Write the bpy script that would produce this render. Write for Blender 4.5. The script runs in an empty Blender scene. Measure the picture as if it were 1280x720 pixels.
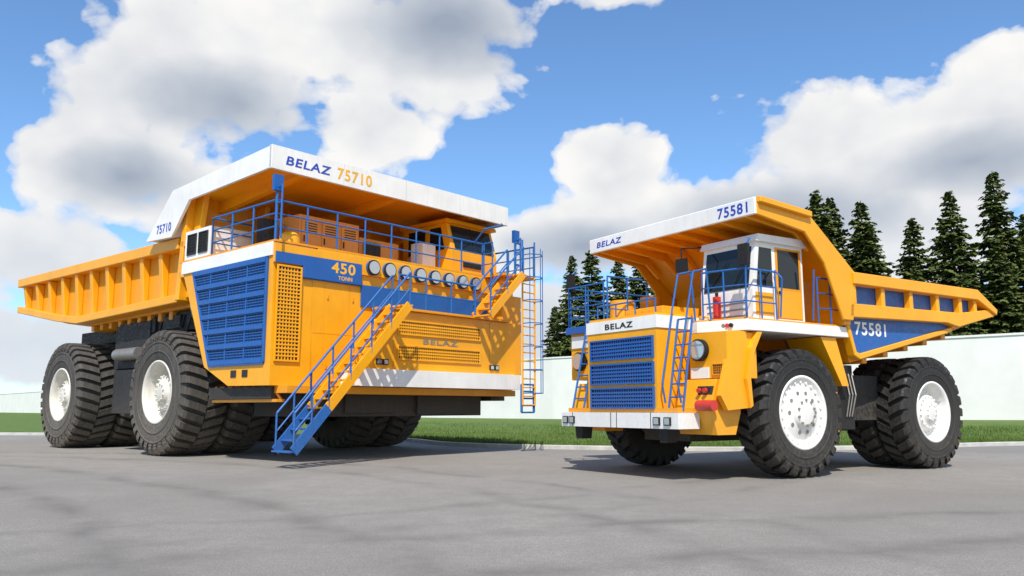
import bpy, bmesh, math, random
from mathutils import Vector, Matrix
random.seed(7)
sc = bpy.context.scene
COL = sc.collection
PI = math.pi

# ------------------------------------------------------------------ materials
MATS = {}
def newmat(name):
    m = bpy.data.materials.new(name); m.use_nodes = True
    nt = m.node_tree
    b = nt.nodes.get('Principled BSDF')
    MATS[name] = m
    return m, nt, b
def N(nt, t, **kw):
    n = nt.nodes.new(t)
    for k, v in kw.items():
        if hasattr(n, k): setattr(n, k, v)
        else: n.inputs[k].default_value = v
    return n
def ramp(nt, src, stops):
    r = nt.nodes.new('ShaderNodeValToRGB')
    el = r.color_ramp.elements
    while len(el) < len(stops): el.new(0.5)
    for e, (p, c) in zip(el, stops):
        e.position = p
        e.color = (c[0], c[1], c[2], 1) if hasattr(c, '__len__') else (c, c, c, 1)
    nt.links.new(src, r.inputs[0])
    return r.outputs[0]
def noise(nt, vec, scale, detail=4, rough=0.55, dist=0.0):
    n = nt.nodes.new('ShaderNodeTexNoise')
    n.inputs['Scale'].default_value = scale
    n.inputs['Detail'].default_value = detail
    n.inputs['Roughness'].default_value = rough
    n.inputs['Distortion'].default_value = dist
    if vec is not None: nt.links.new(vec, n.inputs['Vector'])
    return n.outputs['Fac']
def mix(nt, fac, a, b, mode='MIX'):
    n = nt.nodes.new('ShaderNodeMix'); n.data_type = 'RGBA'; n.blend_type = mode
    for s, v in ((n.inputs[0], fac), (n.inputs[6], a), (n.inputs[7], b)):
        if hasattr(v, 'node'): nt.links.new(v, s)
        elif hasattr(v, '__len__'): s.default_value = (v[0], v[1], v[2], 1)
        else: s.default_value = v
    return n.outputs[2]
def mth(nt, op, a, b=None, c=None, clamp=False):
    n = nt.nodes.new('ShaderNodeMath'); n.operation = op; n.use_clamp = clamp
    for i, v in enumerate((a, b, c)):
        if v is None: continue
        if hasattr(v, 'node'): nt.links.new(v, n.inputs[i])
        else: n.inputs[i].default_value = v
    return n.outputs[0]

def paint(name, col, rough=0.35, dirt=0.35, dcol=(0.16, 0.12, 0.08), coat=0.06, metal=0.0, wear=0.5):
    m, nt, b = newmat(name)
    tc = N(nt, 'ShaderNodeTexCoord').outputs['Object']
    big = noise(nt, tc, 0.9, 2, 0.6)
    mp = N(nt, 'ShaderNodeMapping'); mp.inputs['Scale'].default_value = (5, 5, 0.7)
    nt.links.new(tc, mp.inputs[0])
    streak = noise(nt, mp.outputs[0], 1.6, 3, 0.65)
    fine = noise(nt, tc, 14, 2, 0.6)
    f1 = ramp(nt, streak, [(0.42, 0.0), (0.78, dirt)])
    c0 = mix(nt, ramp(nt, big, [(0.3, 0.0), (0.7, 1.0)]), [x*0.92 for x in col], [min(1, x*1.05) for x in col])
    c1 = mix(nt, f1, c0, dcol)
    sep = N(nt, 'ShaderNodeSeparateXYZ'); nt.links.new(tc, sep.inputs[0])
    low = mth(nt, 'MULTIPLY', ramp(nt, mth(nt, 'DIVIDE', sep.outputs[2], 4.0), [(0.15, wear), (0.6, 0.0)]), ramp(nt, fine, [(0.35, 0.1), (0.75, 1.0)]))
    c2 = mix(nt, low, c1, (0.22, 0.18, 0.13))
    nt.links.new(c2, b.inputs['Base Color'])
    nt.links.new(ramp(nt, fine, [(0.3, rough*0.75), (0.75, min(1, rough*1.6))]), b.inputs['Roughness'])
    b.inputs['Coat Weight'].default_value = coat
    b.inputs['Coat Roughness'].default_value = 0.15
    b.inputs['Metallic'].default_value = metal
    return m

paint('orange', (0.90, 0.385, 0.004), 0.36, 0.10, (0.35, 0.17, 0.03), wear=0.3)
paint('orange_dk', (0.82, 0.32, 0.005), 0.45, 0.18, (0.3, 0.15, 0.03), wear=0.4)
paint('blue', (0.006, 0.10, 0.37), 0.4, 0.12)
paint('rail_blue', (0.008, 0.12, 0.40), 0.4, 0.1, wear=0.2)
paint('white', (0.86, 0.835, 0.79), 0.4, 0.10, wear=0.2)
paint('cream', (0.74, 0.70, 0.61), 0.5, 0.35, wear=0.35)
paint('cabinet', (0.72, 0.32, 0.06), 0.5, 0.2)
paint('dark', (0.018, 0.017, 0.017), 0.6, 0.3, (0.05, 0.045, 0.04), 0.0)
paint('black', (0.008, 0.008, 0.008), 0.7, 0.1, (0.03, 0.025, 0.02), 0.0, wear=0.1)
paint('red', (0.6, 0.02, 0.012), 0.35, 0.1)
paint('text_blue', (0.02, 0.06, 0.42), 0.4, 0.05, wear=0.0)
paint('yellow', (0.9, 0.45, 0.02), 0.4, 0.05, wear=0.0)
paint('steel', (0.35, 0.33, 0.3), 0.4, 0.4, metal=0.6)
paint('tyre_dusty', (0.058, 0.052, 0.046), 0.9, 0.55, (0.14, 0.122, 0.10), 0.0, wear=0.65)
paint('tyre_black', (0.015, 0.0145, 0.0145), 0.65, 0.3, (0.05, 0.045, 0.038), 0.0, wear=0.25)
m, nt, b = newmat('glass')
b.inputs['Base Color'].default_value = (0.012, 0.018, 0.02, 1); b.inputs['Roughness'].default_value = 0.04
m, nt, b = newmat('lamp')
b.inputs['Base Color'].default_value = (0.55, 0.58, 0.6, 1); b.inputs['Roughness'].default_value = 0.12
b.inputs['Metallic'].default_value = 0.6
tc = N(nt, 'ShaderNodeTexCoord').outputs['Object']
bp = N(nt, 'ShaderNodeBump'); bp.inputs['Strength'].default_value = 0.6
nt.links.new(noise(nt, tc, 25, 1), bp.inputs['Height']); nt.links.new(bp.outputs[0], b.inputs['Normal'])

# ------------------------------------------------------------------ mesh builder
class MB:
    def __init__(s): s.v = []; s.f = []; s.m = []; s.sm = []
    def add(s, vs, fs, m, smooth=False):
        o = len(s.v); s.v += [tuple(x) for x in vs]
        for f in fs:
            s.f.append([i+o for i in f]); s.m.append(m); s.sm.append(smooth)
    def box(s, x0, x1, y0, y1, z0, z1, m):
        vs = [(x, y, z) for x in (x0, x1) for y in (y0, y1) for z in (z0, z1)]
        s.add(vs, [(0,1,3,2),(4,6,7,5),(0,4,5,1),(2,3,7,6),(0,2,6,4),(1,5,7,3)], m)
    def _pr(s, a, b, m):
        n = len(a)
        s.add(a+b, [tuple(range(n)), tuple(range(2*n-1, n-1, -1))] + [(i, (i+1) % n, n+(i+1) % n, n+i) for i in range(n)], m)
    def pry(s, poly, y0, y1, m): s._pr([(x, y0, z) for x, z in poly], [(x, y1, z) for x, z in poly], m)
    def prx(s, poly, x0, x1, m): s._pr([(x0, y, z) for y, z in poly], [(x1, y, z) for y, z in poly], m)
    def prz(s, poly, z0, z1, m): s._pr([(x, y, z0) for x, y in poly], [(x, y, z1) for x, y in poly], m)
    def cyl(s, p0, p1, r, m, n=10, r2=None, smooth=True):
        p0 = Vector(p0); p1 = Vector(p1); d = (p1-p0)
        if d.length < 1e-6: return
        q = d.to_track_quat('Z', 'Y'); r2 = r if r2 is None else r2
        vs = []
        for p, rr in ((p0, r), (p1, r2)):
            for i in range(n):
                a = 2*PI*i/n; vs.append(p + q @ Vector((rr*math.cos(a), rr*math.sin(a), 0)))
        s.add(vs, [(i, (i+1) % n, n+(i+1) % n, n+i) for i in range(n)], m, smooth)
        s.add(vs[:n], [tuple(range(n))[::-1]], m); s.add(vs[n:], [tuple(range(n))], m)
    def tube(s, pts, r, m, n=7):
        for a, b in zip(pts[:-1], pts[1:]): s.cyl(a, b, r, m, n)
    def beam(s, p0, p1, w, h, m, up=(0, 0, 1)):
        p0 = Vector(p0); p1 = Vector(p1); d = (p1-p0).normalized(); u = Vector(up)
        sd = d.cross(u)
        if sd.length < 1e-4: sd = d.cross(Vector((1, 0, 0)))
        sd.normalize(); uu = sd.cross(d).normalized()
        vs = [p + sd*a*w/2 + uu*b*h/2 for p in (p0, p1) for a in (-1, 1) for b in (-1, 1)]
        s.add(vs, [(0,1,3,2),(4,6,7,5),(0,4,5,1),(2,3,7,6),(0,2,6,4),(1,5,7,3)], m)
    def lathe(s, c, prof, m, n=64, sgn=1):
        vs = []
        for r, y in prof:
            for i in range(n):
                a = 2*PI*i/n; vs.append((c[0]+r*math.cos(a), c[1]+sgn*y, c[2]+r*math.sin(a)))
        fs = []
        for j in range(len(prof)-1):
            for i in range(n):
                fs.append((j*n+i, j*n+(i+1) % n, (j+1)*n+(i+1) % n, (j+1)*n+i))
        s.add(vs, fs, m, True)
    def obj(s, name, parent=None, bevel=0.0, seg=1, auto=None):
        me = bpy.data.meshes.new(name); me.from_pydata(s.v, [], s.f)
        names = sorted(set(s.m)); idx = {k: i for i, k in enumerate(names)}
        for k in names: me.materials.append(MATS[k])
        me.polygons.foreach_set('material_index', [idx[k] for k in s.m])
        me.polygons.foreach_set('use_smooth', s.sm)
        bm = bmesh.new(); bm.from_mesh(me); bmesh.ops.recalc_face_normals(bm, faces=bm.faces); bm.to_mesh(me); bm.free()
        me.update()
        o = bpy.data.objects.new(name, me); COL.objects.link(o)
        if parent: o.parent = parent
        if bevel:
            md = o.modifiers.new('bev', 'BEVEL'); md.width = bevel; md.segments = seg; md.limit_method = 'ANGLE'; md.angle_limit = math.radians(40)
        return o

def empty(name, loc, rz):
    e = bpy.data.objects.new(name, None); COL.objects.link(e)
    e.location = loc; e.rotation_euler = (0, 0, rz); return e

def text(body, parent, name, cen, w, h, r, n, mat, bold=0.02, ext=0.003, slant=0.0):
    cu = bpy.data.curves.new('tmp', 'FONT'); cu.body = body; cu.size = 1; cu.offset = bold*0.35; cu.extrude = 0.01; cu.space_character = 1.12
    cu.shear = slant
    t = bpy.data.objects.new('tmp', cu); COL.objects.link(t)
    bpy.context.view_layer.update()
    me = bpy.data.meshes.new_from_object(t.evaluated_get(bpy.context.evaluated_depsgraph_get()))
    bpy.data.objects.remove(t)
    xs = [v.co.x for v in me.vertices]; ys = [v.co.y for v in me.vertices]
    cx, cy = (min(xs)+max(xs))/2, (min(ys)+max(ys))/2
    sx, sy = w/(max(xs)-min(xs)), h/(max(ys)-min(ys))
    r = Vector(r).normalized(); n = Vector(n).normalized(); u = n.cross(r); cen = Vector(cen)
    for v in me.vertices:
        v.co = cen + r*(v.co.x-cx)*sx + u*(v.co.y-cy)*sy + n*(v.co.z*ext/0.01)
    me.materials.clear(); me.materials.append(MATS[mat])
    o = bpy.data.objects.new(name, me); COL.objects.link(o); o.parent = parent
    return o

def grille(mb, ax, c, u0, u1, v0, v1, sp, bar, m, dep=0.03, frame=0.06, back='black', sg=1, spv=None):
    """grid of crossing bars in front of a dark backing; ax='x' plane x=c (u=y) or 'y' plane y=c (u=x)"""
    def bx(a0, a1, b0, b1, d0, d1, mm):
        lo, hi = sorted((c+sg*d0, c+sg*d1))
        if ax == 'x': mb.box(lo, hi, a0, a1, b0, b1, mm)
        else: mb.box(a0, a1, lo, hi, b0, b1, mm)
    bx(u0, u1, v0, v1, 0.002, 0.008, back)
    nv = max(2, int(round((u1-u0)/(spv or sp)))); nh = max(2, int(round((v1-v0)/sp)))
    for i in range(1, nv):
        u = u0+(u1-u0)*i/nv; bx(u-bar/2, u+bar/2, v0, v1, 0.012, dep*0.7, m)
    for i in range(1, nh):
        v = v0+(v1-v0)*i/nh; bx(u0, u1, v-bar/2, v+bar/2, 0.02, dep, m)
    f = frame
    bx(u0-f, u0, v0-f, v1+f, 0.0, dep+0.015, m); bx(u1, u1+f, v0-f, v1+f, 0.0, dep+0.015, m)
    bx(u0, u1, v0-f, v0, 0.0, dep+0.015, m); bx(u0, u1, v1, v1+f, 0.0, dep+0.015, m)

def rail(mb, pts, h, m='rail_blue', r=0.028, step=1.1, mids=1, posts=True):
    P = [Vector(p) for p in pts]
    up = Vector((0, 0, 1))
    for a, b in zip(P[:-1], P[1:]):
        mb.cyl(a+up*h, b+up*h, r*1.15, m, 7)
        for k in range(mids):
            z = h*(k+1)/(mids+1); mb.cyl(a+up*z, b+up*z, r*0.8, m, 6)
        n = max(1, int(round((b-a).length/step)))
        for i in range(n+1):
            p = a.lerp(b, i/n); mb.cyl(p, p+up*h, r, m, 7)

def stairs(mb, p0, p1, wv, n, ms, mr, hr=0.95, both=True, tread=0.24):
    p0 = Vector(p0); p1 = Vector(p1); wv = Vector(wv); d = p1-p0
    hd = Vector((d.x, d.y, 0)).normalized()
    for k in (0, 1):
        mb.beam(p0+wv*k, p1+wv*k, 0.05, 0.26, ms)
    for i in range(n+1):
        p = p0+d*(i/n)
        a = p - hd*tread/2; b = p + hd*tread/2
        vs = [a, b, b+wv, a+wv]
        vs = [v + Vector((0, 0, 0.02)) for v in vs] + [v - Vector((0, 0, 0.025)) for v in vs]
        mb.add(vs, [(0,1,2,3),(7,6,5,4),(0,4,5,1),(1,5,6,2),(2,6,7,3),(3,7,4,0)], ms)
    up = Vector((0, 0, 1))
    for k in ((0, 1) if both else (1,)):
        o = wv*k
        mb.cyl(p0+o+up*hr, p1+o+up*hr, 0.032, mr, 7); mb.cyl(p0+o+up*hr*0.5, p1+o+up*hr*0.5, 0.022, mr, 6)
        m = max(2, int(d.length/1.0))
        for i in range(m+1):
            q = p0+o+d*(i/m); mb.cyl(q, q+up*hr, 0.028, mr, 7)

def ladder(mb, p0, p1, wv, m, sp=0.3, r=0.025):
    p0 = Vector(p0); p1 = Vector(p1); wv = Vector(wv)
    mb.cyl(p0, p1, r*1.3, m, 7); mb.cyl(p0+wv, p1+wv, r*1.3, m, 7)
    n = int((p1-p0).length/sp)
    for i in range(n+1):
        q = p0.lerp(p1, i/n); mb.cyl(q, q+wv, r, m, 6)

# ------------------------------------------------------------------ wheels
def wheel(parent, name, c, R, W, rr, nl, tmat, sgn, kind, rim='cream'):
    mb = MB()
    half = [(rr*0.97, 0.40), (rr*1.0, 0.455), (rr*1.05, 0.485), (rr+(R-rr)*0.35, 0.512), (rr+(R-rr)*0.55, 0.512), (rr+(R-rr)*0.72, 0.49), (0.915*R, 0.45), (0.925*R, 0.40), (0.93*R, 0.0)]
    prof = [(r, y*W) for r, y in half] + [(r, -y*W) for r, y in half[::-1][1:]]
    mb.lathe(c, prof, tmat, 72, sgn)
    for q in (0.32, 0.6):
        r0 = rr+(R-rr)*q
        mb.lathe(c, [(r0-0.02*R, 0.505*W), (r0-0.012*R, 0.522*W), (r0+0.012*R, 0.522*W), (r0+0.02*R, 0.505*W)], tmat, 72, sgn)
    pitch = 2*PI/nl
    for side in (1, -1):
        for k in range(nl):
            t0 = k*pitch + (pitch/2 if side < 0 else 0)
            st = [(0.015, 1.0, 0.90, 0.0), (0.2, 1.0, 0.90, 0.25), (0.42, 0.995, 0.90, 0.5), (0.485, 0.97, 0.88, 0.55), (0.522, 0.895, 0.85, 0.6), (0.50, 0.82, 0.80, 0.6)]
            vs = []
            for y, ro, ri, sk in st:
                w = pitch*(0.31 if y < 0.1 else 0.30)
                tc_ = t0+sk*pitch
                for rad in (ri, ro):
                    for dd in (-w, w):
                        a = tc_+dd; vs.append((c[0]+R*rad*math.cos(a), c[1]+side*y*W, c[2]+R*rad*math.sin(a)))
            fs = [(0, 1, 3, 2)]
            for j in range(len(st)-1):
                o = 4*j; e = o+4
                fs += [(o, o+2, e+2, e), (o+2, o+3, e+3, e+2), (o+3, o+1, e+1, e+3), (o+1, o, e, e+1)]
            e = 4*(len(st)-1); fs.append((e, e+2, e+3, e+1))
            mb.add(vs, fs, tmat)
    if kind:
        if kind == 'deep':
            pr = [(rr*1.03, 0.44), (rr*1.04, 0.49), (rr*0.99, 0.50), (rr*0.95, 0.47), (rr*0.90, 0.43), (rr*0.86, 0.20), (rr*0.80, 0.13), (rr*0.66, 0.12), (rr*0.60, 0.16), (rr*0.57, 0.30), (rr*0.50, 0.33), (rr*0.34, 0.34), (rr*0.32, 0.40), (rr*0.22, 0.42), (0.001, 0.42)]
            mb.lathe(c, [(r, y*W) for r, y in pr], rim, 56, sgn)
            bolts = [(0.73, 0.13, 24, 0.026), (0.53, 0.325, 18, 0.024), (0.27, 0.41, 10, 0.022)]
        else:
            pr = [(rr*1.03, 0.44), (rr*1.04, 0.49), (rr*0.99, 0.50), (rr*0.95, 0.47), (rr*0.90, 0.41), (rr*0.80, 0.39), (rr*0.72, 0.39), (rr*0.66, 0.43), (rr*0.46, 0.45), (rr*0.42, 0.47), (rr*0.40, 0.56), (rr*0.30, 0.58), (0.001, 0.58)]
            mb.lathe(c, [(r, y*W) for r, y in pr], rim, 56, sgn)
            bolts = [(0.86, 0.40, 22, 0.035), (0.35, 0.575, 10, 0.03)]
            for k in range(10):
                a = 2*PI*k/10
                x, z = c[0]+rr*0.56*math.cos(a), c[2]+rr*0.56*math.sin(a)
                mb.cyl((x, c[1]+sgn*0.40*W, z), (x, c[1]+sgn*0.452*W, z), rr*0.06, 'steel', 10)
        for q, y, n, br in bolts:
            for k in range(n):
                a = 2*PI*(k+0.5)/n
                x, z = c[0]+rr*q*math.cos(a), c[2]+rr*q*math.sin(a)
                mb.cyl((x, c[1]+sgn*(y-0.02)*W, z), (x, c[1]+sgn*(y+0.035)*W, z), rr*br*1.3, 'steel' if (kind != 'deep' and q < 0.5) else rim, 6, smooth=False)
    else:
        mb.cyl((c[0], c[1]-0.2*W, c[2]), (c[0], c[1]+0.2*W, c[2]), rr, 'dark', 32)
    return mb.obj(name, parent)

def heading(fx, fy): return math.atan2(fy, fx)

# ================================================================== LEFT TRUCK (two-axle giant)
L = empty('mining_dump_truck', (-8.1, 29.87, 0), heading(0.749, -0.663))
k = 1
for ax in (0.0, -8.0):
    for sg in (-1, 1):
        wheel(L, 'wheel_%d' % k, (ax, sg*4.17, 2.0), 2.0, 1.46, 0.98, 34, 'tyre_dusty', sg, 'deep'); k += 1
        wheel(L, 'wheel_%d' % k, (ax, sg*2.55, 2.0), 2.0, 1.46, 0.98, 34, 'tyre_dusty', sg, None); k += 1
mb = MB()
for sg in (-1, 1):
    mb.pry([(-12, 3.6), (-12, 4.2), (5.8, 4.2), (5.8, 2.6), (1, 2.6), (-6, 2.8)], sg*1.0, sg*1.6, 'dark')
for ax in (0, -8):
    mb.cyl((ax, -3.4, 2.0), (ax, 3.4, 2.0), 0.85, 'dark', 20)
    mb.box(ax-1.0, ax+1.0, -1.7, 1.7, 1.2, 3.3, 'dark')
    for sg in (-1, 1):
        mb.cyl((ax+1.3, sg*1.75, 1.6), (ax+1.3, sg*1.75, 4.6), 0.28, 'dark', 14)
mb.box(-2.6, 1.2, -3.95, 3.95, 4.05, 4.7, 'dark')
mb.box(-5.2, -2.45, -4.1, -2.0, 2.9, 4.55, 'dark')
mb.box(-4.9, -3.1, -4.2, -2.2, 1.3, 2.85, 'dark')
mb.box(-5.2, -2.45, 2.0, 4.1, 2.9, 4.55, 'dark')
mb.box(-10.5, -5.3, -3.3, 3.3, 4.05, 4.6, 'dark')
mb.box(3.0, 6.2, -3.2, 3.6, 1.25, 2.08, 'dark')
mb.box(2.3, 6.35, -3.4, 3.4, 2.1, 5.5, 'dark')
for (x0, x1, y0, y1, z0, z1) in ((6.2, 6.28, -2.2, -0.4, 1.35, 1.95), (6.2, 6.3, 0.6, 2.9, 1.3, 1.9), (-2.6, -2.2, -4.05, -3.95, 4.1, 4.6), (-1.6, -0.4, -4.05, -3.95, 4.15, 4.6)):
    mb.box(x0, x1, y0, y1, z0, z1, 'dark')
mb.cyl((-4.6, -4.25, 3.4), (-2.8, -4.25, 3.4), 0.22, 'steel', 14)
for z in (4.55, 5.0):
    mb.tube([(0.2, -3.7, z), (1.1, -4.2, z+0.1), (1.85, -4.6, z+0.1)], 0.24, 'steel', 14)
for i in range(6):
    mb.tube([(-2.2+i*0.5, -3.98, 4.6), (-2.5+i*0.5, -4.05, 3.7), (-2.3+i*0.5, -3.9, 3.1)], 0.035, 'black')
mb.obj('chassis', L, 0.03)

# --- dump body
mb = MB()
side = [(0.5, 6.9), (-14.25, 7.08), (-14.25, 5.75), (-9.7, 5.0), (-7.6, 4.75), (0.5, 4.9)]
for sg in (-1, 1):
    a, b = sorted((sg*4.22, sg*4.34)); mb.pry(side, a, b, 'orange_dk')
    a, b = sorted((sg*4.20, sg*4.72))
    mb.pry([(0.5, 6.98), (-14.3, 7.14), (-14.3, 6.78), (0.5, 6.60)], a, b, 'orange')
    a, b = sorted((sg*4.26, sg*4.66))
    mb.pry([(0.5, 4.86), (-7.6, 4.72), (-9.7, 4.96), (-14.3, 5.66), (-14.3, 5.95), (-9.7, 5.24), (-7.6, 5.0), (0.5, 5.14)], a, b, 'orange')
    for i in range(10):
        x = -0.9-i*1.42
        zb = 4.95 if x > -8 else 4.95+(-8-x)*0.145
        y0, y1, y2 = sg*4.34, sg*4.64, sg*4.48
        xs = (x-0.13, x+0.13)
        vs = [(xx, yy, zz) for xx in xs for yy, zz in ((y0, zb), (y2, zb), (y1, 6.72), (y0, 6.72))]
        mb.add(vs, [(0,1,2,3),(7,6,5,4),(0,4,5,1),(1,5,6,2),(2,6,7,3),(3,7,4,0)], 'orange')
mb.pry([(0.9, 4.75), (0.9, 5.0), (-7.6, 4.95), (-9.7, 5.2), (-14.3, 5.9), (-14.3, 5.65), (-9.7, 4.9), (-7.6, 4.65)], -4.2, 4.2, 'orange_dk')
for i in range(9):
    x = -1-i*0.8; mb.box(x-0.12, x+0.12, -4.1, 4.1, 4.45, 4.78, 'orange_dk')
mb.pry([(0.55, 4.9), (0.8, 4.9), (1.15, 8.45), (0.9, 8.45)], -4.75, 4.75, 'orange')
for i in range(5):
    y = -4.4+i*2.2
    mb.pry([(0.8, 5.0), (1.0, 5.0), (1.7, 8.35), (1.15, 8.35)], y-0.1, y+0.1, 'orange')
for z in (5.6, 6.6):
    mb.box(0.78, 1.12+(z-5.6)*0.07, -4.75, 4.75, z, z+0.22, 'orange')
mb.obj('dump_body', L, 0.025)
mb = MB()
mb.pry([(6.12, 8.42), (6.12, 8.76), (0.4, 8.50), (0.4, 8.22)], -4.86, 4.86, 'orange')
for y in (-3.6, 0.0, 3.6):
    mb.pry([(6.05, 8.28), (6.05, 8.45), (0.9, 8.28), (1.0, 7.85)], y-0.12, y+0.12, 'orange')
plate = [(6.2, 8.80), (0.42, 8.52), (-1.3, 7.04), (0.5, 6.96), (1.55, 8.02), (6.2, 8.16)]
for sg in (-1, 1):
    a, b = sorted((sg*4.862, sg*4.95)); mb.pry(plate, a, b, 'white')
    a, b = sorted((sg*4.25, sg*4.86)); mb.pry([(0.42, 8.46), (-1.22, 7.06), (0.5, 7.0), (1.0, 8.2)], a, b, 'white')
mb.pry([(6.125, 8.14), (6.24, 8.14), (6.24, 8.82), (6.125, 8.82)], -4.95, 4.95, 'white')
mb.pry([(6.1, 8.765), (6.1, 8.80), (0.5, 8.55), (0.5, 8.51)], -4.86, 4.86, 'white')
for i in range(1, 4):
    mb.box(6.236, 6.243, -4.95+i*2.47, -4.942+i*2.47, 8.16, 8.80, 'steel')
mb.obj('canopy', L, 0.03)
text('BELAZ', L, 'lettering_1', (6.245, -3.72, 8.46), 1.55, 0.26, (0, 1, 0), (1, 0, 0), 'text_blue', 0.05, slant=0.15)
text('75710', L, 'lettering_2', (6.245, -2.07, 8.47), 1.3, 0.36, (0, 1, 0), (1, 0, 0), 'yellow', 0.05)
text('75710', L, 'lettering_3', (-0.05, -4.955, 7.33), 1.0, 0.30, (1, 0, 0), (0, -1, 0), 'text_blue', 0.05)

# --- side module with blue grille
mb = MB()
poly = [(1.35, 5.64), (6.42, 5.64), (6.48, 2.1), (4.35, 2.12), (2.95, 2.7)]
for sg in (-1, 1):
    a, b = sorted((sg*3.6, sg*4.88)); mb.pry(poly, a, b, 'orange')
    a, b = sorted((sg*3.5, sg*4.93)); mb.pry([(1.3, 5.645), (1.3, 6.02), (6.42, 6.02), (6.42, 5.645)], a, b, 'white')
    a, b = sorted((sg*4.0, sg*4.7)); mb.box(3.0, 6.3, a, b, 1.75, 2.08, 'dark')
y = -4.88
def gx(z): return 2.1+(5.6-z)/(5.6-2.78)*1.22
mb.pry([(2.1, 5.58), (6.1, 5.52), (6.15, 2.75), (3.32, 2.78)], y-0.012, y-0.004, 'black')
nz = 36
for i in range(nz+1):
    z = 2.78+(5.55-2.78)*i/nz
    if i % 6 == 0: mb.box(gx(z), 6.13, y-0.07, y-0.02, z-0.06, z+0.06, 'blue')
    else: mb.box(gx(z), 6.13, y-0.035, y-0.02, z-0.013, z+0.013, 'blue')
for i in range(52):
    x = 2.12+i*0.0785
    zb = 2.78 if x > 3.32 else 5.6-(x-2.1)/1.22*2.82
    ww = 0.05 if i % 13 == 0 else 0.013
    mb.box(x-ww/2, x+ww/2, y-0.045 if ww > 0.03 else y-0.03, y-0.013, zb, 5.55, 'blue')
for a, b in (((2.05, 5.6), (6.18, 5.6)), ((6.18, 5.6), (6.18, 2.74)), ((6.18, 2.72), (3.3, 2.72)), ((3.3, 2.72), (2.05, 5.6))):
    mb.beam((a[0], y-0.03, a[1]), (b[0], y-0.03, b[1]), 0.06, 0.09, 'blue')
for xx in (4.5, 5.1):
    mb.box(xx, xx+0.28, y-0.02, y-0.002, 2.35, 2.55, 'dark')
for i in range(8):
    x = 3.2+i*0.42
    mb.beam((x, -4.6, 2.1), (x+0.3, -4.45, 1.72), 0.06, 0.06, 'orange_dk'); mb.beam((x+0.3, -4.6, 2.1), (x, -4.45, 1.72), 0.06, 0.06, 'orange_dk')
mb.box(3.1, 6.5, -4.65, -4.4, 1.66, 1.74, 'orange_dk')
mb.obj('side_module', L, 0.02)

# --- front face
mb = MB()
mb.box(6.36, 6.44, -3.595, 3.595, 2.12, 5.64, 'orange')
mb.box(6.36, 6.5, -3.495, 3.495, 5.645, 6.02, 'orange')
mb.box(6.44, 6.52, -4.9, 4.9, 5.45, 5.98, 'orange')
mb.box(6.525, 6.55, -4.0, -1.95, 5.12, 5.75, 'blue')
mb.box(6.525, 6.545, -4.88, -4.0, 5.45, 5.75, 'blue')
mb.box(6.445, 6.50, -1.9, 3.6, 4.5, 5.15, 'blue')
mb.box(6.445, 6.51, -3.97, -1.9, 5.10, 5.45, 'blue')
grille(mb, 'x', 6.485, -4.75, -4.05, 2.8, 5.35, 0.1, 0.045, 'orange', 0.03, 0.05)
for yy in (-3.2, -2.3): mb.box(6.441, 6.447, yy, yy+0.015, 2.3, 5.05, 'orange_dk')
for zz in (3.6,): mb.box(6.441, 6.447, -3.55, -1.9, zz, zz+0.015, 'orange_dk')
for yy in (-3.1, -2.2):
    for zz in (2.6, 4.6): mb.box(6.44, 6.47, yy, yy+0.05, zz, zz+0.14, 'orange_dk')
for i in range(8):
    yy = -1.55+i*0.635
    mb.cyl((6.5, yy, 5.7), (6.60, yy, 5.7), 0.235, 'blue', 20)
    mb.cyl((6.60, yy, 5.7), (6.64, yy, 5.7), 0.235, 'black', 20)
    mb.cyl((6.64, yy, 5.7), (6.66, yy, 5.7), 0.195, 'lamp', 20)
mb.prx([(-1.15, 4.42), (4.75, 4.42), (4.75, 2.63), (-2.5, 2.63)], 6.45, 7.05, 'orange')
mb.box(6.45, 6.95, 3.85, 4.85, 4.43, 5.4, 'orange')
grille(mb, 'x', 7.05, -0.9, 2.6, 3.74, 4.10, 0.09, 0.045, 'orange', 0.03, 0.05)
grille(mb, 'x', 7.05, -0.9, 2.6, 2.98, 3.34, 0.09, 0.045, 'orange', 0.03, 0.05)
mb.box(7.05, 7.065, 3.1, 3.13, 2.7, 4.35, 'orange_dk'); mb.box(7.05, 7.065, -1.1, -1.07, 2.7, 4.3, 'orange_dk')
mb.box(6.4, 7.3, -2.52, 4.4, 2.12, 2.62, 'white')
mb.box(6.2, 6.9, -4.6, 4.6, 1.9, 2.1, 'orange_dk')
for yy in (-1.75, -1.5, 3.1, 3.35):
    mb.box(7.05, 7.10, yy, yy+0.2, 2.76, 2.93, 'black'); mb.box(7.10, 7.115, yy+0.03, yy+0.17, 2.79, 2.90, 'lamp')
mb.box(6.5, 7.2, -1.5, 4.0, 4.43, 4.50, 'orange_dk')
mb.obj('front_fascia', L, 0.02)
text('450', L, 'lettering_4', (6.553, -2.62, 5.53), 0.85, 0.32, (0, 1, 0), (1, 0, 0), 'yellow', 0.06)
text('TONN', L, 'lettering_5', (6.553, -2.55, 5.24), 0.5, 0.12, (0, 1, 0), (1, 0, 0), 'yellow', 0.04)
text('BELAZ', L, 'lettering_6', (7.058, 0.85, 3.54), 1.5, 0.17, (0, 1, 0), (1, 0, 0), 'steel', 0.05)

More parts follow.
